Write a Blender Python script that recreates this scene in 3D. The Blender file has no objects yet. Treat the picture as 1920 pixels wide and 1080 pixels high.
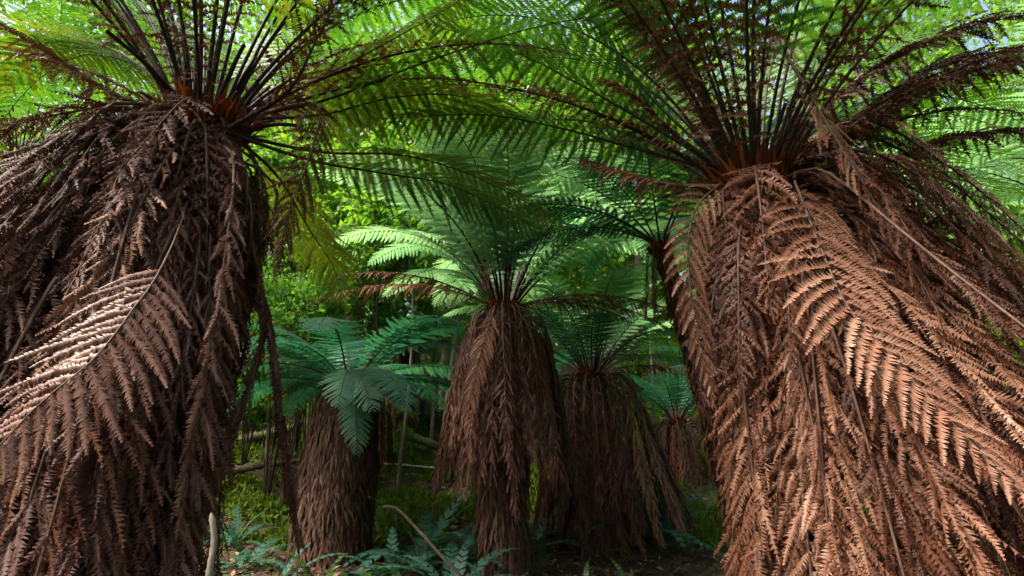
import bpy, math, random
import numpy as np
from mathutils import Vector

# ------------------------------------------------------------------ camera
F = 960.0                       # focal length in pixels of the 1920 wide photograph
PITCH = math.radians(15.0)
CAM = np.array((0.0, 0.0, 1.0))
scene = bpy.context.scene
col = scene.collection
cam_d = bpy.data.cameras.new('camera')
cam_d.sensor_width = 36.0
cam_d.lens = 36.0 * F / 1920.0
cam_d.clip_start = 0.02
cam_d.clip_end = 500.0
cam_o = bpy.data.objects.new('camera', cam_d)
cam_o.location = CAM
cam_o.rotation_euler = (math.pi / 2 + PITCH, 0, 0)
col.objects.link(cam_o)
scene.camera = cam_o

# ------------------------------------------------------------------ light
SUN_ELEV, SUN_AZ = math.radians(54.0), math.radians(241.0)   # azimuth clockwise from +Y, where the sun stands
world = bpy.data.worlds.new('World')
scene.world = world
world.use_nodes = True
wn = world.node_tree.nodes
sky = wn.new('ShaderNodeTexSky')
sky.sky_type = 'NISHITA'
sky.sun_disc = False
sky.sun_elevation = SUN_ELEV
sky.sun_rotation = SUN_AZ
sky.air_density = 1.0
sky.dust_density = 7.0
sky.ozone_density = 0.6
world.node_tree.links.new(sky.outputs[0], wn['Background'].inputs[0])
wn['Background'].inputs[1].default_value = 0.12
sun_d = bpy.data.lights.new('sun', 'SUN')
sun_d.energy = 3.1
sun_d.angle = math.radians(24.0)
sun_d.color = (1.0, 0.93, 0.82)
sun_o = bpy.data.objects.new('sun', sun_d)
sd = Vector((math.sin(SUN_AZ) * math.cos(SUN_ELEV), math.cos(SUN_AZ) * math.cos(SUN_ELEV), math.sin(SUN_ELEV)))
sun_o.rotation_euler = sd.to_track_quat('Z', 'Y').to_euler()
col.objects.link(sun_o)
vs = scene.view_settings
vs.view_transform = 'Standard'
vs.look = 'None'
vs.exposure = 1.9
vs.gamma = 1.0
vs.use_curve_mapping = False
scene.cycles.max_bounces = 5
scene.cycles.diffuse_bounces = 3
scene.cycles.glossy_bounces = 2
scene.cycles.transmission_bounces = 4
scene.cycles.use_denoising = True
scene.cycles.use_adaptive_sampling = True
scene.cycles.adaptive_threshold = 0.03
scene.cycles.caustics_reflective = False
scene.cycles.caustics_refractive = False

R = math.radians
rng = np.random.default_rng(7)
random.seed(7)


def at(x, y, d):
    """the point seen at pixel x, y of the photograph at d metres in front (along +Y)"""
    u, v = (x - 960.0) / F, (540.0 - y) / F
    c, s = math.cos(PITCH), math.sin(PITCH)
    ray = np.array((u, c - v * s, s + v * c))
    return CAM + ray * (d / ray[1])


# ------------------------------------------------------------------ mesh helpers
def mesh_np(name, verts, polys, mats, vary=None, smooth=False):
    """verts (n,3); polys list of (k,m) index arrays with a material index: [(faces, mat_idx)]"""
    me = bpy.data.meshes.new(name)
    verts = np.asarray(verts, dtype=np.float32)
    me.vertices.add(len(verts))
    me.vertices.foreach_set('co', verts.ravel())
    nl = sum(f.size for f, m in polys)
    npoly = sum(len(f) for f, m in polys)
    me.loops.add(nl)
    me.polygons.add(npoly)
    li = np.concatenate([f.ravel() for f, m in polys]).astype(np.int32)
    me.loops.foreach_set('vertex_index', li)
    starts, mi, k = [], [], 0
    for f, m in polys:
        n, w = f.shape
        starts.append(k + np.arange(n) * w)
        mi.append(np.full(n, m))
        k += n * w
    me.polygons.foreach_set('loop_start', np.concatenate(starts).astype(np.int32))
    me.polygons.foreach_set('material_index', np.concatenate(mi).astype(np.int32))
    if smooth:
        me.polygons.foreach_set('use_smooth', np.ones(npoly, dtype=bool))
    for m in mats:
        me.materials.append(m)
    if vary is not None:
        a = me.attributes.new('vary', 'FLOAT', 'POINT')
        a.data.foreach_set('value', np.asarray(vary, dtype=np.float32))
    me.update(calc_edges=True)
    return me


def link(name, me, parent=None, loc=None):
    o = bpy.data.objects.new(name, me)
    col.objects.link(o)
    if parent is not None:
        o.parent = parent
    if loc is not None:
        o.location = loc
    return o


def thing(name, label, cat, loc=(0, 0, 0), group=None):
    o = bpy.data.objects.new(name, None)
    o.empty_display_size = 0.1
    col.objects.link(o)
    o.location = loc
    tag(o, label, cat, group)
    return o


def tag(o, label, cat, group=None):
    o['label'] = label
    o['category'] = cat
    if group:
        o['group'] = group
    return o


def nrm(a):
    return a / np.maximum(np.linalg.norm(a, axis=-1, keepdims=True), 1e-9)


def resample(pts, n):
    """smooth (Catmull-Rom) curve through pts, n samples equally spaced by length"""
    p = np.asarray(pts, dtype=float)
    if len(p) > 2:
        q = np.vstack([2 * p[0] - p[1], p, 2 * p[-1] - p[-2]])
        out = []
        for i in range(1, len(q) - 2):
            t = np.linspace(0, 1, 24, endpoint=False)[:, None]
            a, b, c, d = q[i - 1], q[i], q[i + 1], q[i + 2]
            out.append(0.5 * (2 * b + (c - a) * t + (2 * a - 5 * b + 4 * c - d) * t ** 2 + (3 * b - a - 3 * c + d) * t ** 3))
        p = np.vstack(out + [p[-1:]])
    L = np.concatenate([[0], np.cumsum(np.linalg.norm(np.diff(p, axis=0), axis=1))])
    s = np.linspace(0, L[-1], n)
    return np.stack([np.interp(s, L, p[:, k]) for k in range(3)], axis=1), L[-1]


def tube_arrays(path, rad, sides=6, jitter=0.0, g=None):
    path = np.asarray(path, dtype=float)
    n = len(path)
    rad = np.broadcast_to(np.asarray(rad, dtype=float), (n,))
    T = nrm(np.gradient(path, axis=0))
    ref = np.array((0.13, 0.97, 0.2)) if abs(T[:, 1]).mean() < 0.8 else np.array((0.97, 0.13, 0.2))
    A = nrm(np.cross(T, ref))
    B = np.cross(T, A)
    an = np.linspace(0, 2 * math.pi, sides, endpoint=False)
    rr = rad[:, None] * (1 + (jitter * g.normal(size=(n, sides)) if jitter else 0))
    V = path[:, None] + rr[..., None] * (np.cos(an)[None, :, None] * A[:, None] + np.sin(an)[None, :, None] * B[:, None])
    i = np.arange(n - 1)[:, None] * sides
    j = np.arange(sides)[None]
    j2 = (j + 1) % sides
    Q = np.stack([i + j, i + j2, i + sides + j2, i + sides + j], axis=-1).reshape(-1, 4)
    return V.reshape(-1, 3), Q


def tube(name, path, rad, mat, sides=6, jitter=0.0, g=None):
    V, Q = tube_arrays(path, rad, sides, jitter, g)
    return mesh_np(name, V, [(Q, 0)], [mat], smooth=True)


# ------------------------------------------------------------------ materials
def new_mat(name):
    m = bpy.data.materials.new(name)
    m.use_nodes = True
    n = m.node_tree.nodes
    n.clear()
    return m, n, m.node_tree.links


def ramp(n, stops):
    r = n.new('ShaderNodeValToRGB')
    e = r.color_ramp.elements
    while len(e) < len(stops):
        e.new(0.5)
    for k, (p, c) in enumerate(stops):
        e[k].position = p
        e[k].color = (*c, 1)
    return r


def leaf_mat(name, cols, trans_mul=(1.6, 1.7, 0.7), trans=0.45, rough=0.45, spec=0.4, scale=3.0, weights=(0.5, 0.3, 0.35)):
    """cols: ramp colours over (per leaflet random + per object random + broad noise)"""
    m, n, l = new_mat(name)
    out = n.new('ShaderNodeOutputMaterial')
    at_ = n.new('ShaderNodeAttribute'); at_.attribute_name = 'vary'
    oi = n.new('ShaderNodeObjectInfo')
    tc = n.new('ShaderNodeTexCoord')
    no = n.new('ShaderNodeTexNoise'); no.inputs['Scale'].default_value = scale
    no.inputs['Detail'].default_value = 4.0
    l.new(tc.outputs['Object'], no.inputs['Vector'])
    def mul(sock, f):
        k = n.new('ShaderNodeMath'); k.operation = 'MULTIPLY'; l.new(sock, k.inputs[0]); k.inputs[1].default_value = f
        return k.outputs[0]
    def add(a, b):
        k = n.new('ShaderNodeMath'); k.operation = 'ADD'; l.new(a, k.inputs[0]); l.new(b, k.inputs[1])
        return k.outputs[0]
    fac = add(add(mul(at_.outputs['Fac'], weights[0]), mul(oi.outputs['Random'], weights[1])), mul(no.outputs['Fac'], weights[2]))
    r = ramp(n, [(k / (len(cols) - 1), c) for k, c in enumerate(cols)])
    l.new(fac, r.inputs[0])
    b = n.new('ShaderNodeBsdfPrincipled')
    l.new(r.outputs[0], b.inputs['Base Color'])
    b.inputs['Roughness'].default_value = rough
    b.inputs['Specular IOR Level'].default_value = spec
    if trans > 0:
        t = n.new('ShaderNodeBsdfTranslucent')
        mm = n.new('ShaderNodeMixRGB'); mm.blend_type = 'MULTIPLY'; mm.inputs[0].default_value = 1.0
        l.new(r.outputs[0], mm.inputs[1]); mm.inputs[2].default_value = (*trans_mul, 1)
        l.new(mm.outputs[0], t.inputs['Color'])
        mx = n.new('ShaderNodeMixShader'); mx.inputs[0].default_value = trans
        l.new(b.outputs[0], mx.inputs[1]); l.new(t.outputs[0], mx.inputs[2])
        l.new(mx.outputs[0], out.inputs['Surface'])
    else:
        l.new(b.outputs[0], out.inputs['Surface'])
    return m


def noise_mat(name, stops, scale=8.0, rough=0.85, bump=0.4, stretch=(1, 1, 1), detail=8.0, spec=0.25, second=None, dist=0.02):
    m, n, l = new_mat(name)
    out = n.new('ShaderNodeOutputMaterial')
    b = n.new('ShaderNodeBsdfPrincipled')
    tc = n.new('ShaderNodeTexCoord')
    mp = n.new('ShaderNodeMapping'); mp.inputs['Scale'].default_value = stretch
    l.new(tc.outputs['Object'], mp.inputs['Vector'])
    no = n.new('ShaderNodeTexNoise')
    no.inputs['Scale'].default_value = scale; no.inputs['Detail'].default_value = detail; no.inputs['Roughness'].default_value = 0.65
    l.new(mp.outputs[0], no.inputs['Vector'])
    r = ramp(n, stops)
    l.new(no.outputs['Fac'], r.inputs[0])
    colr = r.outputs[0]
    if second:                       # (scale, threshold low, high, colour): patches of moss, lichen ...
        for sc_, lo, hi, c2 in second:
            n2 = n.new('ShaderNodeTexNoise'); n2.inputs['Scale'].default_value = sc_; n2.inputs['Detail'].default_value = 6
            l.new(tc.outputs['Object'], n2.inputs['Vector'])
            r2 = ramp(n, [(lo, (0, 0, 0)), (hi, (1, 1, 1))])
            l.new(n2.outputs['Fac'], r2.inputs[0])
            mx = n.new('ShaderNodeMixRGB'); l.new(r2.outputs[0], mx.inputs[0]); l.new(colr, mx.inputs[1])
            mx.inputs[2].default_value = (*c2, 1)
            colr = mx.outputs[0]
    l.new(colr, b.inputs['Base Color'])
    b.inputs['Roughness'].default_value = rough
    b.inputs['Specular IOR Level'].default_value = spec
    if bump:
        bp = n.new('ShaderNodeBump'); bp.inputs['Strength'].default_value = bump; bp.inputs['Distance'].default_value = dist
        l.new(no.outputs['Fac'], bp.inputs['Height']); l.new(bp.outputs[0], b.inputs['Normal'])
    l.new(b.outputs[0], out.inputs['Surface'])
    return m


M = {}
M['green'] = leaf_mat('fern_green', [(0.012, 0.040, 0.011), (0.022, 0.070, 0.014), (0.042, 0.10, 0.018), (0.09, 0.125, 0.02)], trans=0.40, trans_mul=(2.3, 2.6, 0.5))
M['yellow'] = leaf_mat('fern_yellow_green', [(0.045, 0.09, 0.014), (0.08, 0.125, 0.016), (0.13, 0.145, 0.018), (0.15, 0.12, 0.03)], trans=0.42, trans_mul=(2.0, 2.0, 0.5))
M['mid'] = leaf_mat('fern_pale_skylit_green', [(0.04, 0.10, 0.06), (0.075, 0.15, 0.09), (0.11, 0.19, 0.115), (0.12, 0.19, 0.07)], trans=0.58, trans_mul=(2.2, 2.4, 1.5), rough=0.38, spec=0.5)  # sky sheen on the middle crown is put into this paler green
M['teal'] = leaf_mat('fern_blue_green', [(0.008, 0.045, 0.028), (0.014, 0.065, 0.042), (0.022, 0.085, 0.055), (0.05, 0.11, 0.04)], trans=0.4, trans_mul=(1.5, 2.0, 1.2), rough=0.5, spec=0.3)
M['dead'] = leaf_mat('fern_dead_brown', [(0.008, 0.003, 0.002), (0.026, 0.008, 0.005), (0.072, 0.024, 0.012), (0.15, 0.058, 0.030), (0.31, 0.165, 0.105)], trans=0.15, trans_mul=(1.3, 0.9, 0.6), rough=0.5, spec=0.25, scale=4.0, weights=(0.32, 0.48, 0.4))
M['plum'] = leaf_mat('fern_dead_plum_brown', [(0.008, 0.003, 0.002), (0.026, 0.009, 0.006), (0.064, 0.023, 0.015), (0.13, 0.054, 0.037), (0.27, 0.15, 0.115)], trans=0.15, trans_mul=(1.3, 0.9, 0.7), rough=0.5, spec=0.25, scale=4.0, weights=(0.32, 0.48, 0.4))
M['tan'] = leaf_mat('fern_dead_tan', [(0.085, 0.028, 0.014), (0.17, 0.068, 0.036), (0.27, 0.13, 0.08), (0.36, 0.21, 0.145)], trans=0.15, trans_mul=(1.3, 0.9, 0.6), rough=0.45, spec=0.3, scale=5.0)
M['blech'] = leaf_mat('ground_fern_leaf', [(0.012, 0.055, 0.042), (0.022, 0.08, 0.06), (0.035, 0.11, 0.065)], trans=0.3, rough=0.55, spec=0.2)
M['lush'] = leaf_mat('lush_fern_leaf', [(0.022, 0.07, 0.012), (0.035, 0.10, 0.016), (0.055, 0.125, 0.02)], trans=0.4, rough=0.4)
M['leaf'] = leaf_mat('tree_leaf', [(0.03, 0.075, 0.012), (0.055, 0.12, 0.015), (0.09, 0.16, 0.018), (0.15, 0.19, 0.025)], trans=0.5, trans_mul=(2.0, 2.1, 0.6), scale=0.6)
M['leafbright'] = leaf_mat('tree_leaf_bright', [(0.028, 0.085, 0.015), (0.055, 0.135, 0.02), (0.09, 0.175, 0.024), (0.15, 0.205, 0.035)], trans=0.5, trans_mul=(1.8, 2.1, 0.7), scale=0.6)
M['stalk'] = noise_mat('frond_stalk_dark', [(0.3, (0.008, 0.005, 0.004)), (0.7, (0.03, 0.018, 0.012))], 30, 0.6, 0.2, spec=0.25)
M['stalkgreen'] = noise_mat('frond_stalk_green', [(0.3, (0.05, 0.06, 0.012)), (0.7, (0.09, 0.085, 0.02))], 20, 0.45, 0.1, spec=0.4)
M['stalkdead'] = noise_mat('frond_stalk_dead', [(0.3, (0.03, 0.013, 0.007)), (0.7, (0.12, 0.06, 0.036))], 12, 0.6, 0.25, spec=0.45)
M['fibre'] = noise_mat('trunk_fibre', [(0.3, (0.010, 0.005, 0.003)), (0.55, (0.035, 0.014, 0.007)), (0.75, (0.075, 0.034, 0.017))], 14, 0.85, 0.9, stretch=(1, 1, 0.25))
M['chip'] = leaf_mat('trunk_chip', [(0.03, 0.011, 0.005), (0.085, 0.032, 0.014), (0.15, 0.062, 0.029), (0.21, 0.105, 0.055)], trans=0.0, rough=0.75, spec=0.2, weights=(0.8, 0.0, 0.3))
M['darkchip'] = leaf_mat('trunk_chip_dark', [(0.015, 0.008, 0.006), (0.045, 0.021, 0.014), (0.09, 0.045, 0.03), (0.17, 0.095, 0.065)], trans=0.0, rough=0.75, spec=0.2, scale=6.0, weights=(0.6, 0.0, 0.55))
M['litter'] = leaf_mat('litter', [(0.02, 0.010, 0.006), (0.05, 0.025, 0.016), (0.10, 0.055, 0.035), (0.22, 0.14, 0.09)], trans=0.0, rough=0.7, spec=0.25, weights=(0.9, 0.0, 0.2))
M['rosy'] = leaf_mat('fern_dead_rosy', [(0.07, 0.025, 0.015), (0.115, 0.049, 0.032), (0.165, 0.080, 0.057), (0.22, 0.125, 0.097)], trans=0.12, trans_mul=(1.3, 0.9, 0.6), rough=0.45, spec=0.35)
M['rust'] = leaf_mat('crown_fibre', [(0.02, 0.008, 0.004), (0.09, 0.024, 0.006), (0.32, 0.09, 0.016)], trans=0.3, trans_mul=(1.5, 1.0, 0.5), rough=0.7, spec=0.2, weights=(0.8, 0.0, 0.3))

# ------------------------------------------------------------------ frond generator
UP = np.array((0.0, 0.0, 1.0))


def frond_arrays(path_pts, g, side=None, W=0.26, n_p=40, m_p=18, s0=0.22, ang=(78, 48), curl=0.35, droop=0.15,
                 pl=0.11, cup=0.15, roll=0.0, rollj=0.0, angj=3.0, lenj=0.06, miss=0.0, pinj=0.0, fold=0.1, twist=0.0, peak=0.45, sweep=68.0, pw=0.38):
    """pinnae = list of (verts, quads, tris, vary); path samples and length"""
    ns = 60
    P, L = resample(path_pts, ns)
    T = nrm(np.gradient(P, axis=0))
    if side is None:
        ch = P[-1] - P[0]
        ch[2] = 0
        side = np.cross(UP, ch)
    side = np.asarray(side, dtype=float)
    S = nrm(side[None] - (T @ side)[:, None] * T)
    N = np.cross(T, S)                                     # upper side of the blade
    if twist:
        tw = twist * np.linspace(0, 1, ns) ** 1.2
        S, N = S * np.cos(tw)[:, None] + N * np.sin(tw)[:, None], N * np.cos(tw)[:, None] - S * np.sin(tw)[:, None]
    sp = s0 + (1 - s0) * (np.linspace(0, 1, n_p) ** 0.92) * 0.995
    t = (sp - s0) / (1 - s0)
    a_, b_ = 1.4 * peak, 1.4 * (1 - peak)
    prof = (t + 0.10) ** a_ * (1.03 - t) ** b_
    prof = prof / prof.max()
    ix = sp * (ns - 1)
    def smp(A):
        return np.stack([np.interp(ix, np.arange(ns), A[:, k]) for k in range(3)], axis=1)
    Pb, Tb, Sb, Nb = smp(P), nrm(smp(T)), nrm(smp(S)), nrm(smp(N))
    Pb, Tb, Sb, Nb = [np.repeat(x, 2, axis=0) for x in (Pb, Tb, Sb, Nb)]
    sg = np.tile([1.0, -1.0], n_p)
    tt = np.repeat(t, 2)
    K = 2 * n_p
    lens = np.repeat(prof, 2) * W * (1 + lenj * g.normal(size=K))
    keep = g.random(K) >= miss
    an = np.radians(ang[0] + (ang[1] - ang[0]) * tt + angj * g.normal(size=K))
    # alternate pinnae a little
    Pb = Pb + Tb * (sg * L / n_p * 0.2)[:, None]
    d0 = np.cos(an)[:, None] * Tb + (np.sin(an) * sg)[:, None] * Sb - fold * Nb
    u = np.linspace(0, 1, m_p + 1)
    D = d0[:, None] + (curl * u ** 1.5)[None, :, None] * Tb[:, None] - (droop * (1 + 0.5 * g.normal(size=(K, 1))) * u[None, :] ** 1.2)[..., None] * UP
    if pinj:
        w = g.normal(size=(K, 3)) * pinj
        D = D + w[:, None] * (u ** 1.3)[None, :, None]
    D = nrm(D)
    seg = lens / m_p
    X = Pb[:, None] + np.concatenate([np.zeros((K, 1, 3)), np.cumsum(D[:, :-1] * seg[:, None, None], axis=1)], axis=1)
    Q = Nb[:, None] - np.sum(Nb[:, None] * D, axis=-1, keepdims=True) * D
    Q = nrm(Q)
    Wv = np.cross(D, Q)
    rl = roll + rollj * g.normal(size=(K, 1)) + 0.6 * rollj * g.normal(size=(K, 1)) * u[None]
    rl = rl * sg[:, None] if roll else rl
    c, s = np.cos(rl)[..., None], np.sin(rl)[..., None]
    Wv, Q = Wv * c + Q * s, Q * c - Wv * s
    um = (u[:-1] + u[1:]) / 2
    lp = np.minimum(1.0, 0.55 + um * 3) * (1.02 - um) ** 0.55 * pl * W      # pinnule length
    lp = lp[None] * (lens / W)[:, None] ** 0.55
    mid = (X[:, :-1] + X[:, 1:]) / 2
    Dm, Wm, Qm = D[:, :-1], Wv[:, :-1], Q[:, :-1]
    out_v, out_q, out_t = [X], [], []
    nv = m_p + 1
    j = np.arange(m_p)
    for sgn in (1.0, -1.0):
        bb = np.radians(sweep + (4 + 25 * pinj) * g.normal(size=(K, m_p)))
        ll = lp * (1 + (0.06 + 0.35 * pinj) * g.normal(size=(K, m_p)))
        vec = (np.sin(bb) * sgn)[..., None] * Wm + np.cos(bb)[..., None] * Dm - (cup * (1 + (0.5 + pinj) * g.normal(size=(K, m_p))))[..., None] * Qm
        vec2 = (np.sin(bb - 0.25) * sgn)[..., None] * Wm + np.cos(bb - 0.25)[..., None] * Dm - (2.2 * cup + pinj * 0.5 * g.normal(size=(K, m_p)))[..., None] * Qm
        hw = (seg * pw)[:, None, None]
        c1 = mid + vec * (ll * 0.55)[..., None]
        ma, mb, tp = c1 - Dm * hw, c1 + Dm * hw, c1 + vec2 * (ll * 0.45)[..., None]
        o = nv
        out_v += [ma, mb, tp]
        a, b2, tpi = o + j, o + m_p + j, o + 2 * m_p + j
        if sgn > 0:
            out_q.append(np.stack([j, j + 1, b2, a], axis=1)); out_t.append(np.stack([a, b2, tpi], axis=1))
        else:
            out_q.append(np.stack([j + 1, j, a, b2], axis=1)); out_t.append(np.stack([b2, a, tpi], axis=1))
        nv += 3 * m_p
    V = np.concatenate(out_v, axis=1)                       # (K, nv, 3)
    q, tr = np.concatenate(out_q), np.concatenate(out_t)
    vr = g.random(K)[:, None] * np.ones((1, nv)) * 0.8 + 0.2 * g.random((K, nv))
    return V[keep], q, tr, vr[keep], P, L


def stalk_mesh(name, P, r0, r1, mat, sides=5):
    n = 24
    k = np.linspace(0, len(P) - 1, n).astype(int)
    rad = r1 + (r0 - r1) * (1 - np.linspace(0, 1, n)) ** 1.2
    V, Q = tube_arrays(P[k], rad, sides)
    return mesh_np(name, V, [(Q, 0)], [mat], smooth=True)


def frond_meshes(name, path, g, leaf, stalk, r0=0.011, r1=0.0016, **kw):
    V, q, t, vr, P, L = frond_arrays(path, g, **kw)
    K, nv = V.shape[:2]
    off = (np.arange(K) * nv)[:, None, None]
    # a narrow wing of blade along the rib joins the leaflets
    i0 = int(kw.get('s0', 0.22) * (len(P) - 1))
    Pw = P[i0:]
    w = nrm(np.cross(np.gradient(Pw, axis=0), np.array((0.31, 0.9, 0.3)))) * 0.0022
    wing = np.stack([Pw - w, Pw + w], axis=1).reshape(-1, 3)
    b0 = K * nv
    k = np.arange(len(Pw) - 1) * 2 + b0
    wq = np.stack([k, k + 1, k + 3, k + 2], axis=1)
    me = mesh_np(name, np.concatenate([V.reshape(-1, 3), wing]), [((q[None] + off).reshape(-1, 4), 0), (wq, 0), ((t[None] + off).reshape(-1, 3), 0)], [leaf],
                 np.concatenate([vr.ravel(), np.full(len(wing), 0.5)]))
    return me, stalk_mesh(name + '_stalk', P, r0, r1, stalk)


def arc_path(L, e0, e1, pw=1.3, drift=0.0, r0=0.05, z0=0.0, n=30):
    """path in the x-z plane: leaves at elevation e0 and ends at e1 (degrees), drift sideways"""
    s = np.linspace(0, 1, n)
    e = np.radians(e0 + (e1 - e0) * s ** pw)
    az = np.radians(drift) * s ** 1.3
    d = np.stack([np.cos(e) * np.cos(az), np.cos(e) * np.sin(az), np.sin(e)], axis=1)
    p = np.concatenate([[[0, 0, 0]], np.cumsum(d[:-1] * L / (n - 1), axis=0)])
    return p + np.array((r0, 0, z0))


def hang_path(L, start, end, bend=0.16, drift=0.0, r0=0.13, z0=0.0, wob=0.0, g=None, n=30):
    """a dead frond: leaves the crown at elevation start and soon hangs at elevation end"""
    s = np.linspace(0, 1, n)
    e = np.radians(end + (start - end) * np.exp(-(s / bend) ** 1.4))
    if wob:
        e = e + wob * np.sin(s * 7 + g.random() * 6) * s
    az = np.radians(drift) * s
    d = np.stack([np.cos(e) * np.cos(az), np.cos(e) * np.sin(az), np.sin(e)], axis=1)
    p = np.concatenate([[[0, 0, 0]], np.cumsum(d[:-1] * L / (n - 1), axis=0)])
    return p + np.array((r0, 0, z0))


# ------------------------------------------------------------------ frond kinds (shared mesh data)
KIND = {}


def kind(key, paths, leaf, stalk, **kw):
    KIND[key] = []
    r0 = kw.pop('r0', 0.011)
    for i, p in enumerate(paths):
        KIND[key].append(frond_meshes(key, p, rng, leaf, stalk, r0=r0, side=(0, 1, 0), **kw))


gspec = [(78, 5), (70, -12), (62, -28), (52, -38), (42, -45), (30, -50)]
# fresh fronds of the near ferns, from steep to low
for cname, m in (('green', M['green']), ('yellow', M['yellow'])):
    kind('near_' + cname, [arc_path(2.2, a, b, 1.3, d) for (a, b), d in zip(gspec, (10, -14, 8, -10, 15, -12))], m, M['stalk'],
         W=0.30, n_p=36, m_p=20, s0=0.24, droop=0.35, r0=0.009, pl=0.092, pw=0.34)
kind('mid_green', [arc_path(1.7, a, b, 1.2, d) for (a, b), d in zip(gspec, (-8, 12, -10, 14, -12, 9))], M['mid'], M['stalk'],
     W=0.25, n_p=34, m_p=12, s0=0.16, droop=0.25, r0=0.010, pl=0.13)
kind('mid_teal', [arc_path(1.5, a, b, 1.0, d) for (a, b), d in zip([(72, -20), (60, -35), (48, -45), (36, -50), (22, -55), (5, -75)], (-8, 12, -10, 14, -12, 9))], M['teal'], M['stalk'],
     W=0.25, n_p=34, m_p=13, s0=0.12, droop=0.2, r0=0.009, pl=0.13)
kind('teal_flat', [arc_path(1.3, a, b, 1.0, d) for (a, b), d in zip([(62, -30), (50, -35), (40, -38), (30, -40), (18, -45)], (-10, 14, -12, 9, -8))], M['teal'], M['stalk'],
     W=0.24, n_p=32, m_p=14, s0=0.10, droop=0.25, r0=0.008, pl=0.12, lenj=0.1, angj=5)
DEADKW = dict(ang=(62, 34), curl=0.5, droop=0.55, cup=0.35, rollj=0.5, angj=9, lenj=0.18, miss=0.05, pinj=0.22, fold=-0.05, sweep=62)
KIND['skirt'] = []
for k in range(14):
    mode = k % 4
    kw = {**DEADKW, **[dict(W=0.17, ang=(36, 17), fold=-0.25, pinj=0.25, miss=0.08), dict(W=0.15, ang=(28, 14), fold=-0.5, pinj=0.30, miss=0.2), dict(W=0.14, ang=(30, 14), fold=0.2, pinj=0.45, miss=0.38),
                       dict(W=0.16, ang=(32, 15), fold=-0.35, rollj=1.0, pinj=0.34)][mode]}
    KIND['skirt'].append(frond_meshes('skirt', hang_path(2.0, -5 - 8 * k % 40, -82 - 1.5 * (k % 4), 0.06 + 0.012 * (k % 3), (-12, 8, -5, 14, 3)[k % 5], r0=0.10, wob=0.10, g=rng), rng,
                         M['dead'], M['stalkdead'], r0=0.007, side=(0, 1, 0), n_p=54, m_p=18, s0=0.05, peak=0.5, pl=0.14, pw=0.24, twist=rng.normal() * 0.7, **kw))
kind('shag', [hang_path(0.75, 10 - 12 * k, -74 - 3 * k, 0.2, (-20, 15, -9, 22)[k], r0=0.10, wob=0.15, g=rng) for k in range(4)],
     M['dead'], M['stalkdead'], W=0.15, n_p=24, m_p=14, s0=0.04, peak=0.35, r0=0.007, pl=0.17, pw=0.27, **{**DEADKW, 'pinj': 0.4, 'rollj': 0.9})
kind('skirt_tan', [hang_path(1.8, 5, -81 - 2 * k, 0.08, (-14, 12, -7, 17)[k], r0=0.10, wob=0.12, g=rng) for k in range(4)],
     M['tan'], M['stalkdead'], W=0.15, n_p=44, m_p=19, s0=0.08, peak=0.5, r0=0.007, pl=0.145, pw=0.28, twist=0.3,
     ang=(40, 20), curl=0.5, droop=0.5, cup=0.35, rollj=0.6, angj=8, lenj=0.16, miss=0.06, pinj=0.25, fold=-0.25)
kind('skirt_mid', [hang_path(1.15, 30, -82 - 1.5 * (k % 4), 0.10, (-8, 6, -3, 10)[k % 4], r0=0.12, wob=0.05, g=rng) for k in range(6)],
     M['dead'], M['stalkdead'], W=0.125, n_p=32, m_p=13, s0=0.14, peak=0.6, r0=0.007, pl=0.16, pw=0.27,
     **{**DEADKW, 'ang': (40, 22), 'droop': 0.9, 'pinj': 0.35, 'rollj': 0.8})
kind('ragged', [arc_path(1.5, e, e - 50, 1.2, 9) for e in (78, 66, 52, 38)], M['dead'], M['stalk'],
     W=0.13, n_p=34, m_p=15, s0=0.10, peak=0.4, r0=0.010, pl=0.17, pw=0.22,
     **{**DEADKW, 'droop': 1.6, 'pinj': 0.5, 'miss': 0.15})
kind('drooped_dead', [arc_path(1.35, e, e - 48, 1.0, d) for e, d in ((35, 10), (20, -8), (10, 6))], M['dead'], M['stalkdead'],
     W=0.16, n_p=36, m_p=14, s0=0.10, peak=0.4, r0=0.008, pl=0.13, pw=0.28, **{**DEADKW, 'droop': 2.2, 'pinj': 0.2, 'miss': 0.02})


def put_frond(parent, pair, z, az, sc=1.0, tilt=0.0, off=(0, 0), name='frond', yaw=0.0, mat=None):
    o = link(name, pair[0], parent)
    o.location = (off[0], off[1], z)
    o.rotation_euler = (tilt, yaw, az)
    o.scale = (sc, sc, sc)
    if mat is not None:
        o.material_slots[0].link = 'OBJECT'
        o.material_slots[0].material = mat
    link('stalk', pair[1], o)
    return o


def own_frond(parent, pts, leaf, stalk, name='frond', label=None, r0=0.011, r1=0.0018, **kw):
    """a frond with a course of its own, given in world points"""
    o0 = np.array(parent.location)
    me, st = frond_meshes(name, np.asarray(pts) - o0, rng, leaf, stalk, r0=r0, r1=r1, **kw)
    o = link(name, me, parent)
    link('stalk', st, o)
    if label:
        o['label'] = label
    return o


def leaflet_frond(parent, pts, leaf, stalk, name, label, r0=0.0055, r1=0.0012, **kw):
    """a frond large in view: the stalk carries every leaflet as an object of its own"""
    o0 = np.array(parent.location)
    V, q, t, vr, P, L = frond_arrays(np.asarray(pts) - o0, rng, **kw)
    o = link(name, stalk_mesh(name + '_stalk', P, r0, r1, stalk, 7), parent)
    o['label'] = label
    for k in range(len(V)):
        link('leaflet', mesh_np('leaflet', V[k], [(q, 0), (t, 0)], [leaf], vr[k]), o)
    return o


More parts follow.
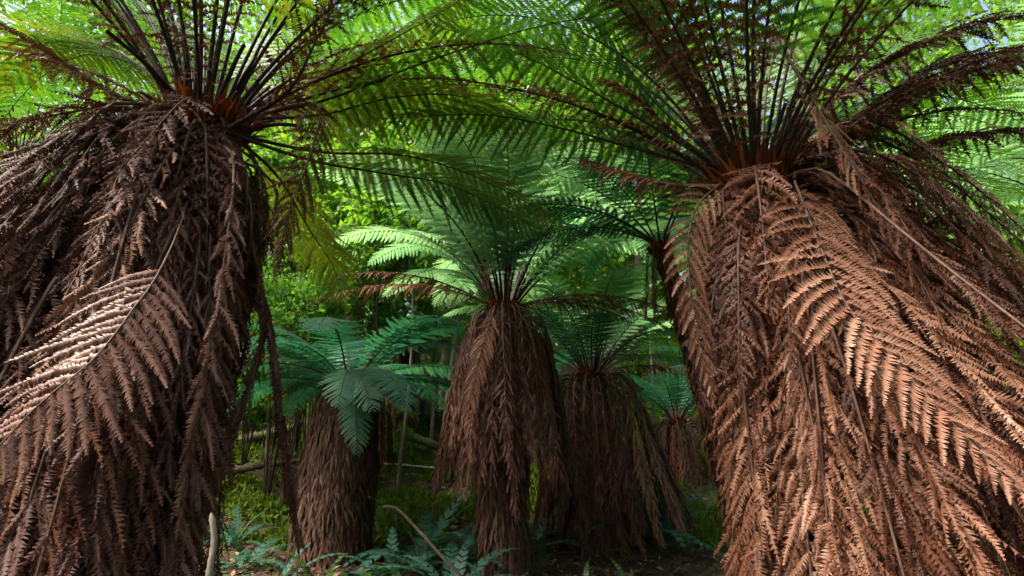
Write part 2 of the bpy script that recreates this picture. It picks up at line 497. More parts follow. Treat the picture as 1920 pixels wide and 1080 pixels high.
# ------------------------------------------------------------------ trunks
def trunk_mesh(name, pts, radii, g, mat, sides=20, rough=0.035):
    P, L = resample(pts, 40)
    rad = np.interp(np.linspace(0, 1, 40), np.linspace(0, 1, len(radii)), radii)
    V, Q = tube_arrays(P, rad * 0.93, sides, rough, g)
    return mesh_np(name, V, [(Q, 0)], [mat], smooth=False)


def chips_mesh(name, pts, radii, g, mat, n=1400, size=(0.05, 0.16), width=0.006, lift=0.35):
    """ragged strips of old frond bases and bark, pointing down and a little out"""
    P, L = resample(pts, 60)
    rad = np.interp(np.linspace(0, 1, 60), np.linspace(0, 1, len(radii)), radii)
    s = g.random(n)
    c = np.stack([np.interp(s * 59, np.arange(60), P[:, k]) for k in range(3)], axis=1)
    r = np.interp(s * 59, np.arange(60), rad)
    a = g.random(n) * 2 * math.pi
    out = np.stack([np.cos(a), np.sin(a), 0 * a], axis=1)
    tan = np.stack([-np.sin(a), np.cos(a), 0 * a], axis=1)
    b = c + out * (r * (0.93 + 0.1 * g.random(n)))[:, None]
    ln = size[0] + (size[1] - size[0]) * g.random(n) ** 1.5
    d = nrm(-UP[None] + out * (lift * g.random(n))[:, None] + tan * (0.25 * g.normal(size=n))[:, None])
    w = width * (0.5 + g.random(n))
    m1 = b + d * (ln * 0.55)[:, None] + out * (ln * 0.10)[:, None]
    tip = b + d * ln[:, None] + out * (ln * 0.05 * g.normal(size=n))[:, None]
    V = np.stack([b - tan * w[:, None] * 0.6, b + tan * w[:, None] * 0.6, m1 + tan * w[:, None], m1 - tan * w[:, None], tip], axis=1)
    i = np.arange(n)[:, None] * 5
    vr = np.repeat(g.random(n), 5)
    return mesh_np(name, V.reshape(-1, 3), [(i + np.array([[0, 1, 2, 3]]), 0), (i + np.array([[3, 2, 4]]), 0)], [mat], vr)


def hair_mesh(name, r, h, g, mat, n=500):
    """rusty hairs and furled bases at the heart of the crown"""
    a = g.random(n) * 2 * math.pi
    rr = r * np.sqrt(g.random(n))
    out = np.stack([np.cos(a), np.sin(a), 0 * a], axis=1)
    tan = np.stack([-np.sin(a), np.cos(a), 0 * a], axis=1)
    b = out * rr[:, None] - UP * 0.08
    ln = h * (0.4 + 0.8 * g.random(n))
    d = nrm(UP[None] + out * (rr / r * 0.7)[:, None] + 0.25 * g.normal(size=(n, 3)))
    w = 0.004 + 0.006 * g.random(n)
    m1 = b + d * (ln * 0.6)[:, None]
    tip = b + d * ln[:, None] + 0.02 * g.normal(size=(n, 3))
    V = np.stack([b - tan * w[:, None], b + tan * w[:, None], m1 + tan * w[:, None], m1 - tan * w[:, None], tip], axis=1)
    i = np.arange(n)[:, None] * 5
    return mesh_np(name, V.reshape(-1, 3), [(i + np.array([[0, 1, 2, 3]]), 0), (i + np.array([[3, 2, 4]]), 0)], [mat], np.repeat(g.random(n), 5))


def stuff(o):
    o['kind'] = 'stuff'
    return o


# ------------------------------------------------------------------ ground
def ground_z(x, y):
    x, y = np.asarray(x, dtype=float), np.asarray(y, dtype=float)
    t = np.clip((y - 4.6) / 9.0, 0, 1)
    z = 2.6 * t ** 1.15 + np.clip(y - 13.6, 0, None) * 0.16
    z = z + 0.16 * np.clip((-x - 0.8), 0, 4) * np.clip((y - 3.5) / 4, 0, 1)
    z = z + 0.06 * np.sin(1.3 * x + 0.6) * np.cos(1.1 * y) + 0.035 * np.sin(3.1 * x + 2.0 * y) + 0.02 * np.sin(6.7 * x - 4.1 * y + 1.0)
    return z


def build_ground():
    xs = np.sign(np.linspace(-1, 1, 261)) * np.abs(np.linspace(-1, 1, 261)) ** 2.2 * 60
    ys = -30 + 34 + np.sign(np.linspace(-1, 1, 281)) * np.abs(np.linspace(-1, 1, 281)) ** 2.0 * 70
    X, Y = np.meshgrid(xs, ys)
    Z = ground_z(X, Y) + rng.normal(size=X.shape) * 0.012
    V = np.stack([X, Y, Z], axis=-1).reshape(-1, 3)
    n, m = X.shape
    i = (np.arange(n - 1)[:, None] * m + np.arange(m - 1)[None]).reshape(-1)
    Q = np.stack([i, i + 1, i + m + 1, i + m], axis=1)
    mat = noise_mat('forest_floor', [(0.3, (0.012, 0.008, 0.006)), (0.5, (0.035, 0.020, 0.013)), (0.7, (0.075, 0.045, 0.03))], 9, 0.9, 0.8, second=[
        (0.9, 0.48, 0.66, (0.04, 0.065, 0.012)), (6.0, 0.5, 0.62, (0.02, 0.014, 0.009))], dist=0.05)
    o = link('ground', mesh_np('ground', V, [(Q, 0)], [mat], smooth=True))
    o['kind'] = 'structure'


build_ground()


def litter(name, n, box, mat, size, flat=0.35, label=None, lift=0.01, spread=None):
    """leaf litter: small curled scraps lying on the ground"""
    x = box[0] + (box[1] - box[0]) * rng.random(n)
    y = box[2] + (box[3] - box[2]) * rng.random(n) ** 1.5
    z = ground_z(x, y) + lift
    c = np.stack([x, y, z], axis=1)
    a = rng.random(n) * 6.283
    d = nrm(np.stack([np.cos(a), np.sin(a), flat * rng.normal(size=n)], axis=1))
    w = nrm(np.cross(d, UP[None] + 0.5 * rng.normal(size=(n, 3))))
    s = size * (0.4 + rng.random(n) ** 2 * 1.6)
    V = np.stack([c - d * s[:, None], c + w * (s * 0.3)[:, None] + UP * 0.006, c + d * s[:, None], c - w * (s * 0.3)[:, None] + UP * 0.004], axis=1)
    i = np.arange(n)[:, None] * 4
    o = link(name, mesh_np(name, V.reshape(-1, 3), [(i + np.array([[0, 1, 2]]), 0), (i + np.array([[0, 2, 3]]), 0)], [mat], np.repeat(rng.random(n), 4)))
    o['kind'] = 'stuff'
    tag(o, label, 'litter')
    return o


litter('leaf_litter', 42000, (-6, 6, 1.5, 11), M['litter'], 0.028, label='brown leaf litter and fallen fern scraps covering the forest floor')


def twigs():
    n = 1500
    x, y = rng.uniform(-6, 5, n), rng.uniform(2.2, 11, n)
    c = np.stack([x, y, ground_z(x, y) + 0.02], axis=1)
    a = rng.random(n) * 6.283
    d = nrm(np.stack([np.cos(a), np.sin(a), 0.18 * rng.normal(size=n)], axis=1))
    w = nrm(np.cross(d, UP))
    h = np.cross(w, d)
    ln, r = 0.06 + 0.35 * rng.random(n) ** 3, 0.002 + 0.005 * rng.random(n) ** 2
    mid = c + d * (ln * 0.1)[:, None] + w * (ln * 0.12 * rng.normal(size=n))[:, None] + UP * 0.01
    V = []
    for p, k in ((c - d * ln[:, None], 1.0), (mid, 0.9), (c + d * ln[:, None], 0.4)):
        for q in (w, -0.5 * w + 0.87 * h, -0.5 * w - 0.87 * h):
            V.append(p + q * (r * k)[:, None])
    V = np.stack(V, axis=1).reshape(-1, 3)
    f = []
    for k in (0, 3):
        for q in range(3):
            f.append((k + q, k + (q + 1) % 3, k + 3 + (q + 1) % 3, k + 3 + q))
    i = np.arange(n)[:, None, None] * 9
    o = stuff(link('twig_litter', mesh_np('twig_litter', V, [((i + np.array(f)[None]).reshape(-1, 4), 0)], [M['stalkdead']])))
    tag(o, 'dead twigs strewn over the forest floor', 'twigs')


twigs()


def moss_patches():
    """cushions of moss on the slope behind"""
    cs = []
    for k in range(300):
        x, y = rng.uniform(-6, 4.5), rng.uniform(4.4, 11)
        cs.append((x, y, rng.uniform(0.10, 0.38)))
    Vs, vr = [], []
    for x, y, r in cs:
        n = int(160 + 1500 * r * r * 4)
        a, q = rng.random(n) * 6.283, np.sqrt(rng.random(n))
        px, py = x + np.cos(a) * q * r * 1.4, y + np.sin(a) * q * r
        pz = ground_z(px, py) + 0.22 * r * (1 - q ** 2)
        c = np.stack([px, py, pz], axis=1)
        d = nrm(UP[None] * 0.8 + 0.8 * rng.normal(size=(n, 3)))
        w = nrm(np.cross(d, rng.normal(size=(n, 3))))
        s = 0.02 + 0.03 * rng.random(n)
        Vs.append(np.stack([c - w * (s * .5)[:, None], c + w * (s * .5)[:, None], c + d * (s * 1.6)[:, None]], axis=1).reshape(-1, 3))
        vr.append(np.repeat(rng.random(n), 3))
    V = np.concatenate(Vs)
    F_ = np.arange(len(V)).reshape(-1, 3)
    mat = leaf_mat('moss', [(0.025, 0.052, 0.008), (0.06, 0.10, 0.012), (0.11, 0.15, 0.016)], trans=0.3, rough=0.8, spec=0.1, scale=1.0)
    o = stuff(link('moss', mesh_np('moss', V, [(F_, 0)], [mat], np.concatenate(vr))))
    tag(o, 'bright green moss cushions on the slope behind the ferns', 'moss')


moss_patches()

# ------------------------------------------------------------------ tree ferns
CAMXY = CAM[:2]


def face_az(c):
    """azimuth from a point towards the camera"""
    return math.atan2(CAMXY[1] - c[1], CAMXY[0] - c[0])


def fern_root(label, crown, base_z=None, lean=(0, 0), radii=(0.2, 0.17, 0.15, 0.13), chips=900, group='tree ferns', trunk_mat=None, chipsize=(0.05, 0.15), hair=0.2, chip_mat=None):
    """Empty at the base, trunk (> bark_fibre) and crown_fibre; crown = world point"""
    bx, by = crown[0] - lean[0], crown[1] - lean[1]
    bz = float(ground_z(bx, by)) - 0.05 if base_z is None else base_z
    root = thing('tree_fern', label, 'tree fern', (bx, by, bz), group)
    top = np.array(crown) - np.array((bx, by, bz))
    pts = [(0, 0, 0), (top[0] * 0.35, top[1] * 0.35, top[2] * 0.4), top]
    tr = link('trunk', trunk_mesh('trunk', pts, radii, rng, trunk_mat or M['fibre']), root)
    if chips:
        stuff(link('bark_fibre', chips_mesh('bark_fibre', pts, radii, rng, chip_mat or M['chip'], chips, chipsize), tr))
    h = link('crown_fibre', hair_mesh('crown_fibre', radii[-1] * 0.95, hair, rng, M['rust']), root)
    h.location = top
    stuff(h)
    return root, top


def place(root, top, key, az, variant=None, sc=1.0, dz=0.0, tilt=0.0, r=0.0, name='frond', yaw=0.0, mat=None):
    v = KIND[key]
    pair = v[variant % len(v)] if variant is not None else v[rng.integers(len(v))]
    return put_frond(root, pair, top[2] + dz, az, sc, tilt, (top[0] + r * math.cos(az), top[1] + r * math.sin(az)), name, yaw, mat)


def flare(az, out_az, amount, tuck):
    o = math.cos(az - out_az)
    return -amount * max(0.0, o) ** 1.3 + tuck * max(0.0, -o)


# ---- the large fern on the left
cL = at(385, 235, 1.9)
LF, tL = fern_root('huge tree fern at left with a broad skirt of dark brown dead fronds', cL, radii=(0.19, 0.18, 0.17, 0.14), chips=1200, hair=0.18)
fa = face_az(cL)
for k in range(30):
    az = k * 2.399 + 0.4
    rel = abs((az - fa + math.pi) % (2 * math.pi) - math.pi)
    v = int(rng.choice([0, 0, 1, 1, 2])) if rel < 1.2 else int(rng.choice([0, 1, 1, 2, 2, 3]))
    place(LF, tL, 'near_green' if rng.random() < 0.88 else 'near_yellow', az, v, rng.uniform(0.9, 1.1), r=0.03)
for k in range(16):
    place(LF, tL, 'ragged', fa + rng.uniform(-2.2, 2.2), None, rng.uniform(0.8, 1.1), r=0.06, name='dead_frond')
for k in range(122):
    az = fa + (rng.uniform(-1.75, 1.75) if k < 104 else rng.uniform(1.7, 4.5))
    lay = rng.random()
    key = 'skirt_tan' if rng.random() < 0.10 else 'skirt'
    place(LF, tL, key, az, None, rng.uniform(0.85, 1.12), dz=-0.06 - 0.62 * lay, r=rng.uniform(-0.05, 0.09), tilt=rng.normal() * 0.07, yaw=flare(az, 3.5, 0.30, 0.34) + rng.normal() * 0.03, name='dead_frond', mat=M['plum'] if rng.random() < 0.75 else None)

for k in range(46):
    az = fa + rng.uniform(-1.7, 1.7)
    place(LF, tL, 'shag', az, None, rng.uniform(0.7, 1.15), dz=0.02 - 0.75 * rng.random() ** 1.5, r=rng.uniform(-0.02, 0.06), tilt=rng.normal() * 0.15, yaw=flare(az, 3.5, 0.25, 0.45), name='dead_frond', mat=M['plum'])

# ---- the large fern on the right
cR = at(1412, 352, 2.05)
RF, tR = fern_root('huge tree fern at right with a lit rusty brown skirt', cR, radii=(0.22, 0.20, 0.18, 0.14), chips=1200, hair=0.24)
fa = face_az(cR)
for k in range(32):
    az = k * 2.399 + 1.1
    rel = abs((az - fa + math.pi) % (2 * math.pi) - math.pi)
    v = int(rng.choice([0, 0, 1, 1, 2])) if rel < 1.2 else int(rng.choice([0, 1, 1, 2, 2, 3]))
    place(RF, tR, 'near_green', az, v, rng.uniform(0.9, 1.1), r=0.03)
for k in range(18):
    place(RF, tR, 'ragged', fa + rng.uniform(-2.6, 2.6), None, rng.uniform(0.8, 1.1), r=0.06, name='dead_frond')
for k in range(126):
    az = fa + (rng.uniform(-1.75, 1.75) if k < 108 else rng.uniform(1.7, 4.5))
    lay = rng.random()
    key = 'skirt_tan' if rng.random() < 0.12 else 'skirt'
    place(RF, tR, key, az, None, rng.uniform(0.85, 1.12), dz=-0.06 - 0.6 * lay, r=rng.uniform(-0.05, 0.09), tilt=rng.normal() * 0.07, yaw=flare(az, -0.35, 0.32, 0.37) + rng.normal() * 0.03, name='dead_frond', mat=M['plum'] if rng.random() < 0.22 else None)
for k in range(46):
    az = fa + rng.uniform(-1.7, 1.7)
    place(RF, tR, 'shag', az, None, rng.uniform(0.7, 1.15), dz=0.02 - 0.75 * rng.random() ** 1.5, r=rng.uniform(-0.02, 0.06), tilt=rng.normal() * 0.15, yaw=flare(az, -0.35, 0.25, 0.55), name='dead_frond')

for k in range(26):
    az = rng.uniform(-1.5, 0.5)
    place(RF, tR, 'skirt' if k % 6 else 'skirt_tan', az, None, rng.uniform(0.9, 1.15), dz=-0.1 - 0.5 * rng.random(), r=0.05, tilt=rng.normal() * 0.1, yaw=-rng.uniform(0.25, 0.55), name='dead_frond')
for k in range(14):
    az = rng.uniform(2.8, 4.4)
    place(LF, tL, 'skirt', az, None, rng.uniform(0.9, 1.15), dz=-0.1 - 0.5 * rng.random(), r=0.05, tilt=rng.normal() * 0.1, yaw=-rng.uniform(0.25, 0.5), name='dead_frond')


def stubs(root, top, n, rad, fa_):
    for k in range(n):
        a = fa_ + rng.uniform(-2.4, 2.4)
        e = R(rng.uniform(15, 75))
        ln = rng.uniform(0.10, 0.42)
        d = np.array((math.cos(a) * math.cos(e), math.sin(a) * math.cos(e), math.sin(e)))
        b = np.array((math.cos(a), math.sin(a), 0)) * rad * rng.uniform(0.5, 1.0)
        lp, _ = resample([b - d * 0.05, b + d * ln * 0.5, b + d * ln + np.array((0, 0, -0.12 * ln))], 8)
        o_ = link('broken_stalk', tube('broken_stalk', lp, np.linspace(0.013, 0.007, 8), M['stalk'], 6, 0.12, rng), root)
        o_.location = top


stubs(LF, tL, 22, 0.13, face_az(cL))
stubs(RF, tR, 22, 0.13, face_az(cR))


def P3(l):
    return [at(*p) for p in l]


GK = dict(W=0.28, n_p=36, m_p=22, s0=0.2, droop=0.7, pl=0.088, pw=0.34, r0=0.009, lenj=0.08, angj=4)
# long fresh fronds that the left fern sends across the middle
c = (410, 225, 1.85)
own_frond(LF, P3([c, (600, 215, 2.0), (740, 182, 2.1), (870, 182, 2.2), (1000, 235, 2.3)]), M['yellow'], M['stalk'], **GK)
own_frond(LF, P3([c, (600, 190, 1.9), (800, 115, 2.0), (1000, 52, 2.05), (1180, 20, 2.1)]), M['green'], M['stalk'], **GK)
own_frond(LF, P3([c, (590, 150, 2.1), (770, 55, 2.2), (900, -20, 2.3)]), M['yellow'], M['stalk'], **GK)
own_frond(LF, P3([(430, 250, 1.85), (600, 285, 2.1), (760, 292, 2.3), (900, 335, 2.4), (1060, 420, 2.5)]), M['yellow'], M['stalk'], **GK)
own_frond(LF, P3([(430, 250, 1.85), (580, 300, 1.95), (720, 325, 2.1), (850, 350, 2.2), (1010, 430, 2.3)]), M['green'], M['stalk'], **GK)
own_frond(LF, P3([(430, 250, 1.95), (520, 330, 2.2), (580, 430, 2.5), (625, 500, 2.7), (640, 560, 2.8)]), M['yellow'], M['stalk'], **{**GK, 'W': 0.27})
own_frond(LF, P3([c, (250, 120, 2.1), (100, 90, 2.3), (-80, 120, 2.4)]), M['green'], M['stalk'], **GK)
# and the right fern to the left
c = (1375, 330, 2.0)
own_frond(RF, P3([c, (1180, 275, 2.1), (1050, 240, 2.2), (900, 215, 2.25), (690, 225, 2.3)]), M['green'], M['stalk'], **GK)
own_frond(RF, P3([c, (1220, 235, 2.1), (1090, 160, 2.15), (960, 95, 2.2), (790, 40, 2.25)]), M['green'], M['stalk'], **GK)
own_frond(RF, P3([c, (1210, 170, 2.1), (1125, 40, 2.2), (1080, -60, 2.3)]), M['green'], M['stalk'], **GK)
own_frond(RF, P3([c, (1200, 260, 2.3), (1080, 225, 2.6), (940, 235, 2.8), (800, 280, 3.0)]), M['green'], M['stalk'], **GK)
own_frond(RF, P3([c, (1600, 240, 2.2), (1750, 170, 2.4), (1930, 130, 2.5)]), M['green'], M['stalk'], **GK)
own_frond(RF, P3([c, (1560, 330, 2.3), (1750, 330, 2.6), (1950, 370, 2.8)]), M['green'], M['stalk'], **GK)
own_frond(RF, P3([c, (1560, 290, 2.4), (1700, 270, 2.8), (1900, 290, 3.1)]), M['green'], M['stalk'], **GK)
for pts in ([c, (1560, 210, 2.3), (1700, 60, 2.6), (1860, -40, 2.8)], [c, (1500, 180, 2.3), (1560, 40, 2.6), (1640, -80, 2.8)]):
    own_frond(RF, P3(pts), M['green'], M['stalk'], **GK)
# dead fronds with a course of their own
DK = {**DEADKW, 'W': 0.2, 'n_p': 40, 'm_p': 18, 's0': 0.05, 'pl': 0.12, 'pw': 0.25}
own_frond(RF, P3([(1345, 350, 1.95), (1250, 345, 2.0), (1170, 325, 2.1), (1085, 298, 2.2)]), M['tan'], M['stalkdead'], name='dead_frond',
          label='pale pinkish dead frond reaching towards the middle', **{**DK, 'W': 0.14, 'droop': 1.6, 's0': 0.2})
own_frond(RF, P3([c, (1270, 255, 2.05), (1190, 185, 2.1), (1120, 150, 2.2)]), M['dead'], M['stalk'], name='dead_frond', **{**DK, 'droop': 1.5, 's0': 0.25, 'W': .17})
own_frond(RF, P3([(1412, 340, 2.03), (1425, 180, 1.88), (1450, 60, 1.78), (1485, 120, 1.7), (1570, 265, 1.62), (1640, 380, 1.6), (1710, 500, 1.58), (1790, 640, 1.5)]), M['dead'], M['stalkdead'], name='dead_frond', **{**DK, 'W': 0.15, 'droop': 1.2, 's0': 0.25, 'n_p': 46})
own_frond(RF, P3([(1430, 320, 1.95), (1560, 290, 1.85), (1720, 370, 1.7), (1830, 470, 1.6), (1930, 590, 1.5), (2020, 740, 1.4)]), M['dead'], M['stalkdead'], name='dead_frond', **{**DK, 'W': 0.2, 'droop': 1.0, 's0': 0.2})
UK = {**DK, 'W': 0.21, 'n_p': 48, 'pl': 0.12, 'pw': 0.33, 'droop': 1.3}
for pts in ([(1430, 330, 2.05), (1550, 200, 1.95), (1680, 110, 1.9), (1800, 55, 1.85), (1960, 20, 1.8)],
            [(1440, 330, 2.05), (1600, 230, 2.0), (1760, 150, 1.95), (1960, 110, 1.9)],
            [(1440, 340, 2.05), (1620, 320, 2.1), (1760, 265, 2.2), (1960, 240, 2.3)],
            [(1500, 330, 2.1), (1640, 190, 2.1), (1780, 120, 2.1), (1960, 90, 2.1)]):
    own_frond(RF, P3(pts), M['plum'], M['stalk'], name='dead_frond', **UK)
own_frond(RF, P3([(1440, 340, 2.0), (1600, 420, 2.1), (1750, 480, 2.2), (1950, 540, 2.2)]), M['dead'], M['stalk'], name='dead_frond', **{**DK, 'droop': 1.6})
own_frond(RF, P3([(1450, 340, 2.0), (1620, 380, 1.95), (1740, 440, 1.85), (1880, 560, 1.7), (1990, 690, 1.6)]), M['dead'], M['stalk'], name='dead_frond', **{**DK, 'droop': 1.4})
for k in range(5):
    y0, d0 = rng.uniform(330, 420), rng.uniform(1.7, 2.2)
    own_frond(RF, P3([(1440, 345, 2.0), (1620, y0, d0), (1790, y0 + 70 + 60 * rng.random(), d0 - 0.05), (1990, y0 + 200 + 100 * rng.random(), d0 - 0.1)]), M['dead'], M['stalk'], name='dead_frond',
              **{**DK, 'W': rng.uniform(0.15, 0.2), 'droop': rng.uniform(0.8, 1.6), 's0': 0.12})
for k in range(4):
    y0, d0 = 235 + 28 * k, rng.uniform(1.65, 1.95)
    own_frond(RF, P3([(1450, 345, 2.0), (1600, y0 - 10, d0 + 0.1), (1770, y0 + 70, d0), (1990, y0 + 260, d0 - 0.1)]), M['plum'], M['stalk'], name='dead_frond',
              **{**DK, 'W': 0.14, 'droop': 1.6, 's0': 0.12})
for k in range(9):
    x0, y0 = rng.uniform(1500, 1720), rng.uniform(260, 380)
    dx, d0 = rng.uniform(180, 330), rng.uniform(1.75, 2.3)
    own_frond(RF, P3([(1440, 345, 2.0), (x0, y0, d0), (x0 + dx * 0.5, y0 + 90 + 40 * rng.random(), d0 - 0.05), (x0 + dx, y0 + 260 + 60 * rng.random(), d0 - 0.1)]), M['dead'], M['stalk'], name='dead_frond',
              **{**DK, 'W': rng.uniform(0.13, 0.19), 'droop': rng.uniform(0.8, 1.8), 's0': 0.15})
own_frond(LF, P3([(430, 240, 1.8), (540, 170, 1.75), (600, 60, 1.7), (650, -30, 1.7)]), M['dead'], M['stalk'], name='dead_frond', **{**DK, 'W': .12})
own_frond(LF, P3([(400, 250, 1.9), (520, 205, 1.8), (598, 200, 1.75), (578, 300, 1.72), (540, 400, 1.7), (515, 520, 1.7)]), M['dead'], M['stalkdead'], name='dead_frond', **{**DK, 'W': .15, 's0': 0.3})
own_frond(LF, P3([(350, 230, 1.8), (220, 180, 1.75), (90, 100, 1.7), (-40, 20, 1.6)]), M['dead'], M['stalkdead'], name='dead_frond', **{**DK, 'W': .16, 'droop': 1.2})
own_frond(LF, P3([(350, 230, 1.8), (200, 205, 1.7), (60, 225, 1.6), (-60, 270, 1.5)]), M['dead'], M['stalkdead'], name='dead_frond', **{**DK, 'W': .16, 'droop': 1.2})
own_frond(LF, P3([(400, 260, 1.88), (448, 300, 1.85), (470, 430, 1.85), (490, 530, 1.9), (512, 640, 2.0), (525, 760, 2.05), (545, 900, 2.1), (560, 1010, 2.1)]), M['plum'], M['stalkdead'], name='dead_frond',
          label='thin dark dead frond dangling beside the skirt', **{**DK, 'W': .2, 'droop': 2.0, 's0': 0.25, 'peak': 0.6, 'n_p': 66, 'pl': 0.14, 'pw': 0.34})
# fronds large in view, leaflet by leaflet
HK = dict(n_p=21, m_p=24, s0=0.06, pw=0.30, angj=4, lenj=0.07, rollj=0.15, pinj=0.07, pl=0.125, cup=0.42, peak=0.32, sweep=62)
leaflet_frond(LF, P3([(375, 265, 1.86), (345, 400, 1.62), (298, 510, 1.38), (245, 585, 1.27), (205, 640, 1.21), (160, 688, 1.17), (100, 735, 1.13), (30, 800, 1.10), (-60, 905, 1.06)]), M['rosy'], M['stalkdead'], 'dead_frond',
              'pale tan dead frond spread over the dark skirt', W=0.205, ang=(60, 38), curl=0.2, droop=0.6, fold=0.22, side=(0.8, 0.0, -0.6), **{**HK, 's0': 0.585, 'pinj': 0.12, 'rollj': 0.22, 'miss': 0.03})
leaflet_frond(RF, P3([(1350, 345, 1.88), (1308, 385, 1.80), (1290, 450, 1.75), (1294, 540, 1.72), (1310, 640, 1.70), (1342, 770, 1.68)]), M['tan'], M['stalkdead'], 'dead_frond',
              'pale tan dead frond hanging along the edge', W=0.16, ang=(58, 34), curl=0.3, droop=0.7, fold=0.0, side=(-0.9, -0.4, 0), **HK)
leaflet_frond(RF, P3([(1490, 340, 1.75), (1545, 480, 1.58), (1590, 575, 1.46), (1660, 655, 1.38), (1760, 765, 1.30), (1880, 890, 1.22), (1990, 990, 1.15)]), M['tan'], M['stalkdead'], 'dead_frond',
              'broad pale tan dead frond sweeping down and outward', W=0.25, ang=(75, 36), curl=0.3, droop=0.7, fold=0.0, side=(-0.6, -0.35, -0.55), **{**HK, 'n_p': 27})

# ---- the fern in the middle
cM = at(945, 575, 3.9)
MF, tM = fern_root('tree fern in the middle with a ragged hanging skirt above its bare trunk', cM, radii=(0.18, 0.17, 0.19, 0.14), chips=4000, chipsize=(0.06, 0.2), chip_mat=M['darkchip'], hair=0.13)
fm = face_az(cM)
for k in range(30):
    az = k * 2.399
    place(MF, tM, 'mid_green', az, int(rng.choice([0, 1, 1, 2, 2, 3, 3])), rng.uniform(0.9, 1.12), r=0.03)
for px, d in ((700, 3.3), (1190, 3.4)):
    pass
for a_, v in ((math.pi - 0.15, 0), (0.1, 1), (0.5, 1), (math.pi + 0.4, 1), (-0.35, 2)):
    place(MF, tM, 'drooped_dead', a_, v, rng.uniform(0.9, 1.05), r=0.05, name='dead_frond')
for k in range(116):
    az = fm + (rng.uniform(-1.8, 1.8) if k < 98 else rng.uniform(1.8, 4.4))
    lay = rng.random()
    place(MF, tM, 'skirt_mid', az, None, rng.uniform(0.8, 1.12), dz=-0.04 - 0.30 * lay, r=-0.02 + 0.07 * lay, tilt=rng.normal() * 0.05, yaw=rng.uniform(-0.07, 0.03), name='dead_frond', mat=M['plum'] if rng.random() < 0.7 else None)
own_frond(MF, P3([(938, 590, 3.88), (914, 545, 3.74), (907, 485, 3.7), (904, 430, 3.68)]), M['dead'], M['stalkdead'], name='dead_frond', **{**DK, 'W': .075, 'droop': 1.8, 'n_p': 60, 'miss': 0.0, 's0': 0.3, 'peak': 0.6, 'pl': 0.15, 'pw': 0.4})
own_frond(MF, P3([(947, 600, 3.86), (954, 545, 3.7), (952, 490, 3.66), (950, 425, 3.64)]), M['dead'], M['stalkdead'], name='dead_frond', **{**DK, 'W': .075, 'droop': 1.8, 'n_p': 60, 'miss': 0.0, 's0': 0.3, 'peak': 0.6, 'pl': 0.15, 'pw': 0.4})
leaflet_frond(MF, P3([(925, 585, 3.6), (905, 650, 3.5), (885, 730, 3.45), (872, 815, 3.42)]), M['tan'], M['stalkdead'], 'dead_frond',
              'pale dead frond on the edge of the skirt', W=0.15, ang=(48, 30), curl=0.3, droop=0.9, fold=0.0, side=(-1, -0.1, 0), r0=0.004, **{**HK, 'n_p': 26, 'm_p': 12, 'pl': 0.14})

# ---- the fern behind it to the right
cB = at(1110, 700, 4.9)
BF, tB = fern_root('tree fern with a long brown skirt just behind the middle fern', cB, radii=(0.34, 0.24, 0.2, 0.14), chips=4500, chipsize=(0.06, 0.22), chip_mat=M['darkchip'], hair=0.13)
fb = face_az(cB)
for k in range(24):
    place(BF, tB, 'mid_green' if k % 3 else 'mid_teal', k * 2.399, int(rng.choice([0, 1, 2, 2, 3])), rng.uniform(0.85, 1.05), r=0.03)
for k in range(70):
    az = fb + (rng.uniform(-1.8, 1.8) if k < 58 else rng.uniform(1.8, 4.4))
    lay = rng.random()
    place(BF, tB, 'skirt_mid', az, None, rng.uniform(1.0, 1.3), dz=-0.02 - 0.3 * lay, r=0.02 + 0.05 * lay, tilt=rng.normal() * 0.05, yaw=flare(az, -0.2, 0.14, 0.08) + rng.uniform(-0.08, 0.02), name='dead_frond', mat=M['plum'] if rng.random() < 0.6 else None)
for a_, v in ((math.pi - 0.4, 0), (0.4, 1), (0.9, 0)):
    place(BF, tB, 'drooped_dead', a_, v, 1.0, r=0.05, name='dead_frond')

# ---- short thick fern with blue green fronds
cS = at(655, 728, 4.3)
SF, tS = fern_root('short thick tree fern with blue green fronds and a shaggy bare trunk', cS, lean=(0.05, 0.0), radii=(0.29, 0.285, 0.28, 0.22), chips=11000, chipsize=(0.05, 0.17), hair=0.12, chip_mat=M['darkchip'])
fs = face_az(cS)
for k in range(28):
    place(SF, tS, 'teal_flat', k * 2.399 + 0.2, int(rng.choice([0, 0, 1, 1, 2, 3, 4])), rng.uniform(0.85, 1.1), r=0.05, dz=0.05, tilt=rng.normal() * 0.12)
place(SF, tS, 'mid_teal', fs + 0.05, 5, 0.62, r=0.12, dz=0.0)
place(SF, tS, 'mid_teal', math.pi + 0.25, 4, 0.85, r=0.05)
place(SF, tS, 'mid_teal', math.pi - 0.2, 4, 0.9, r=0.05)
place(SF, tS, 'mid_teal', 0.1, 4, 0.9, r=0.05)
for k in range(6):
    place(SF, tS, 'skirt_mid', fs + rng.uniform(0.3, 2.0), None, 0.6, dz=-0.02, r=0.15, name='dead_frond')

# ---- far fern at the right of the gap
cF = at(1268, 785, 6.6)
FF, tF = fern_root('small distant tree fern with a brown conical skirt', cF, radii=(0.22, 0.2, 0.16, 0.10), chips=400, hair=0.1)
ff = face_az(cF)
for k in range(16):
    place(FF, tF, 'mid_teal', k * 2.399 + 0.9, int(rng.choice([0, 1, 2, 3])), rng.uniform(0.8, 1.0), r=0.03)
for k in range(34):
    place(FF, tF, 'skirt_mid', ff + rng.uniform(-2, 2), None, rng.uniform(0.95, 1.2), dz=-0.05 - 0.1 * rng.random(), r=-0.02, yaw=rng.uniform(-0.2, -0.08), name='dead_frond')

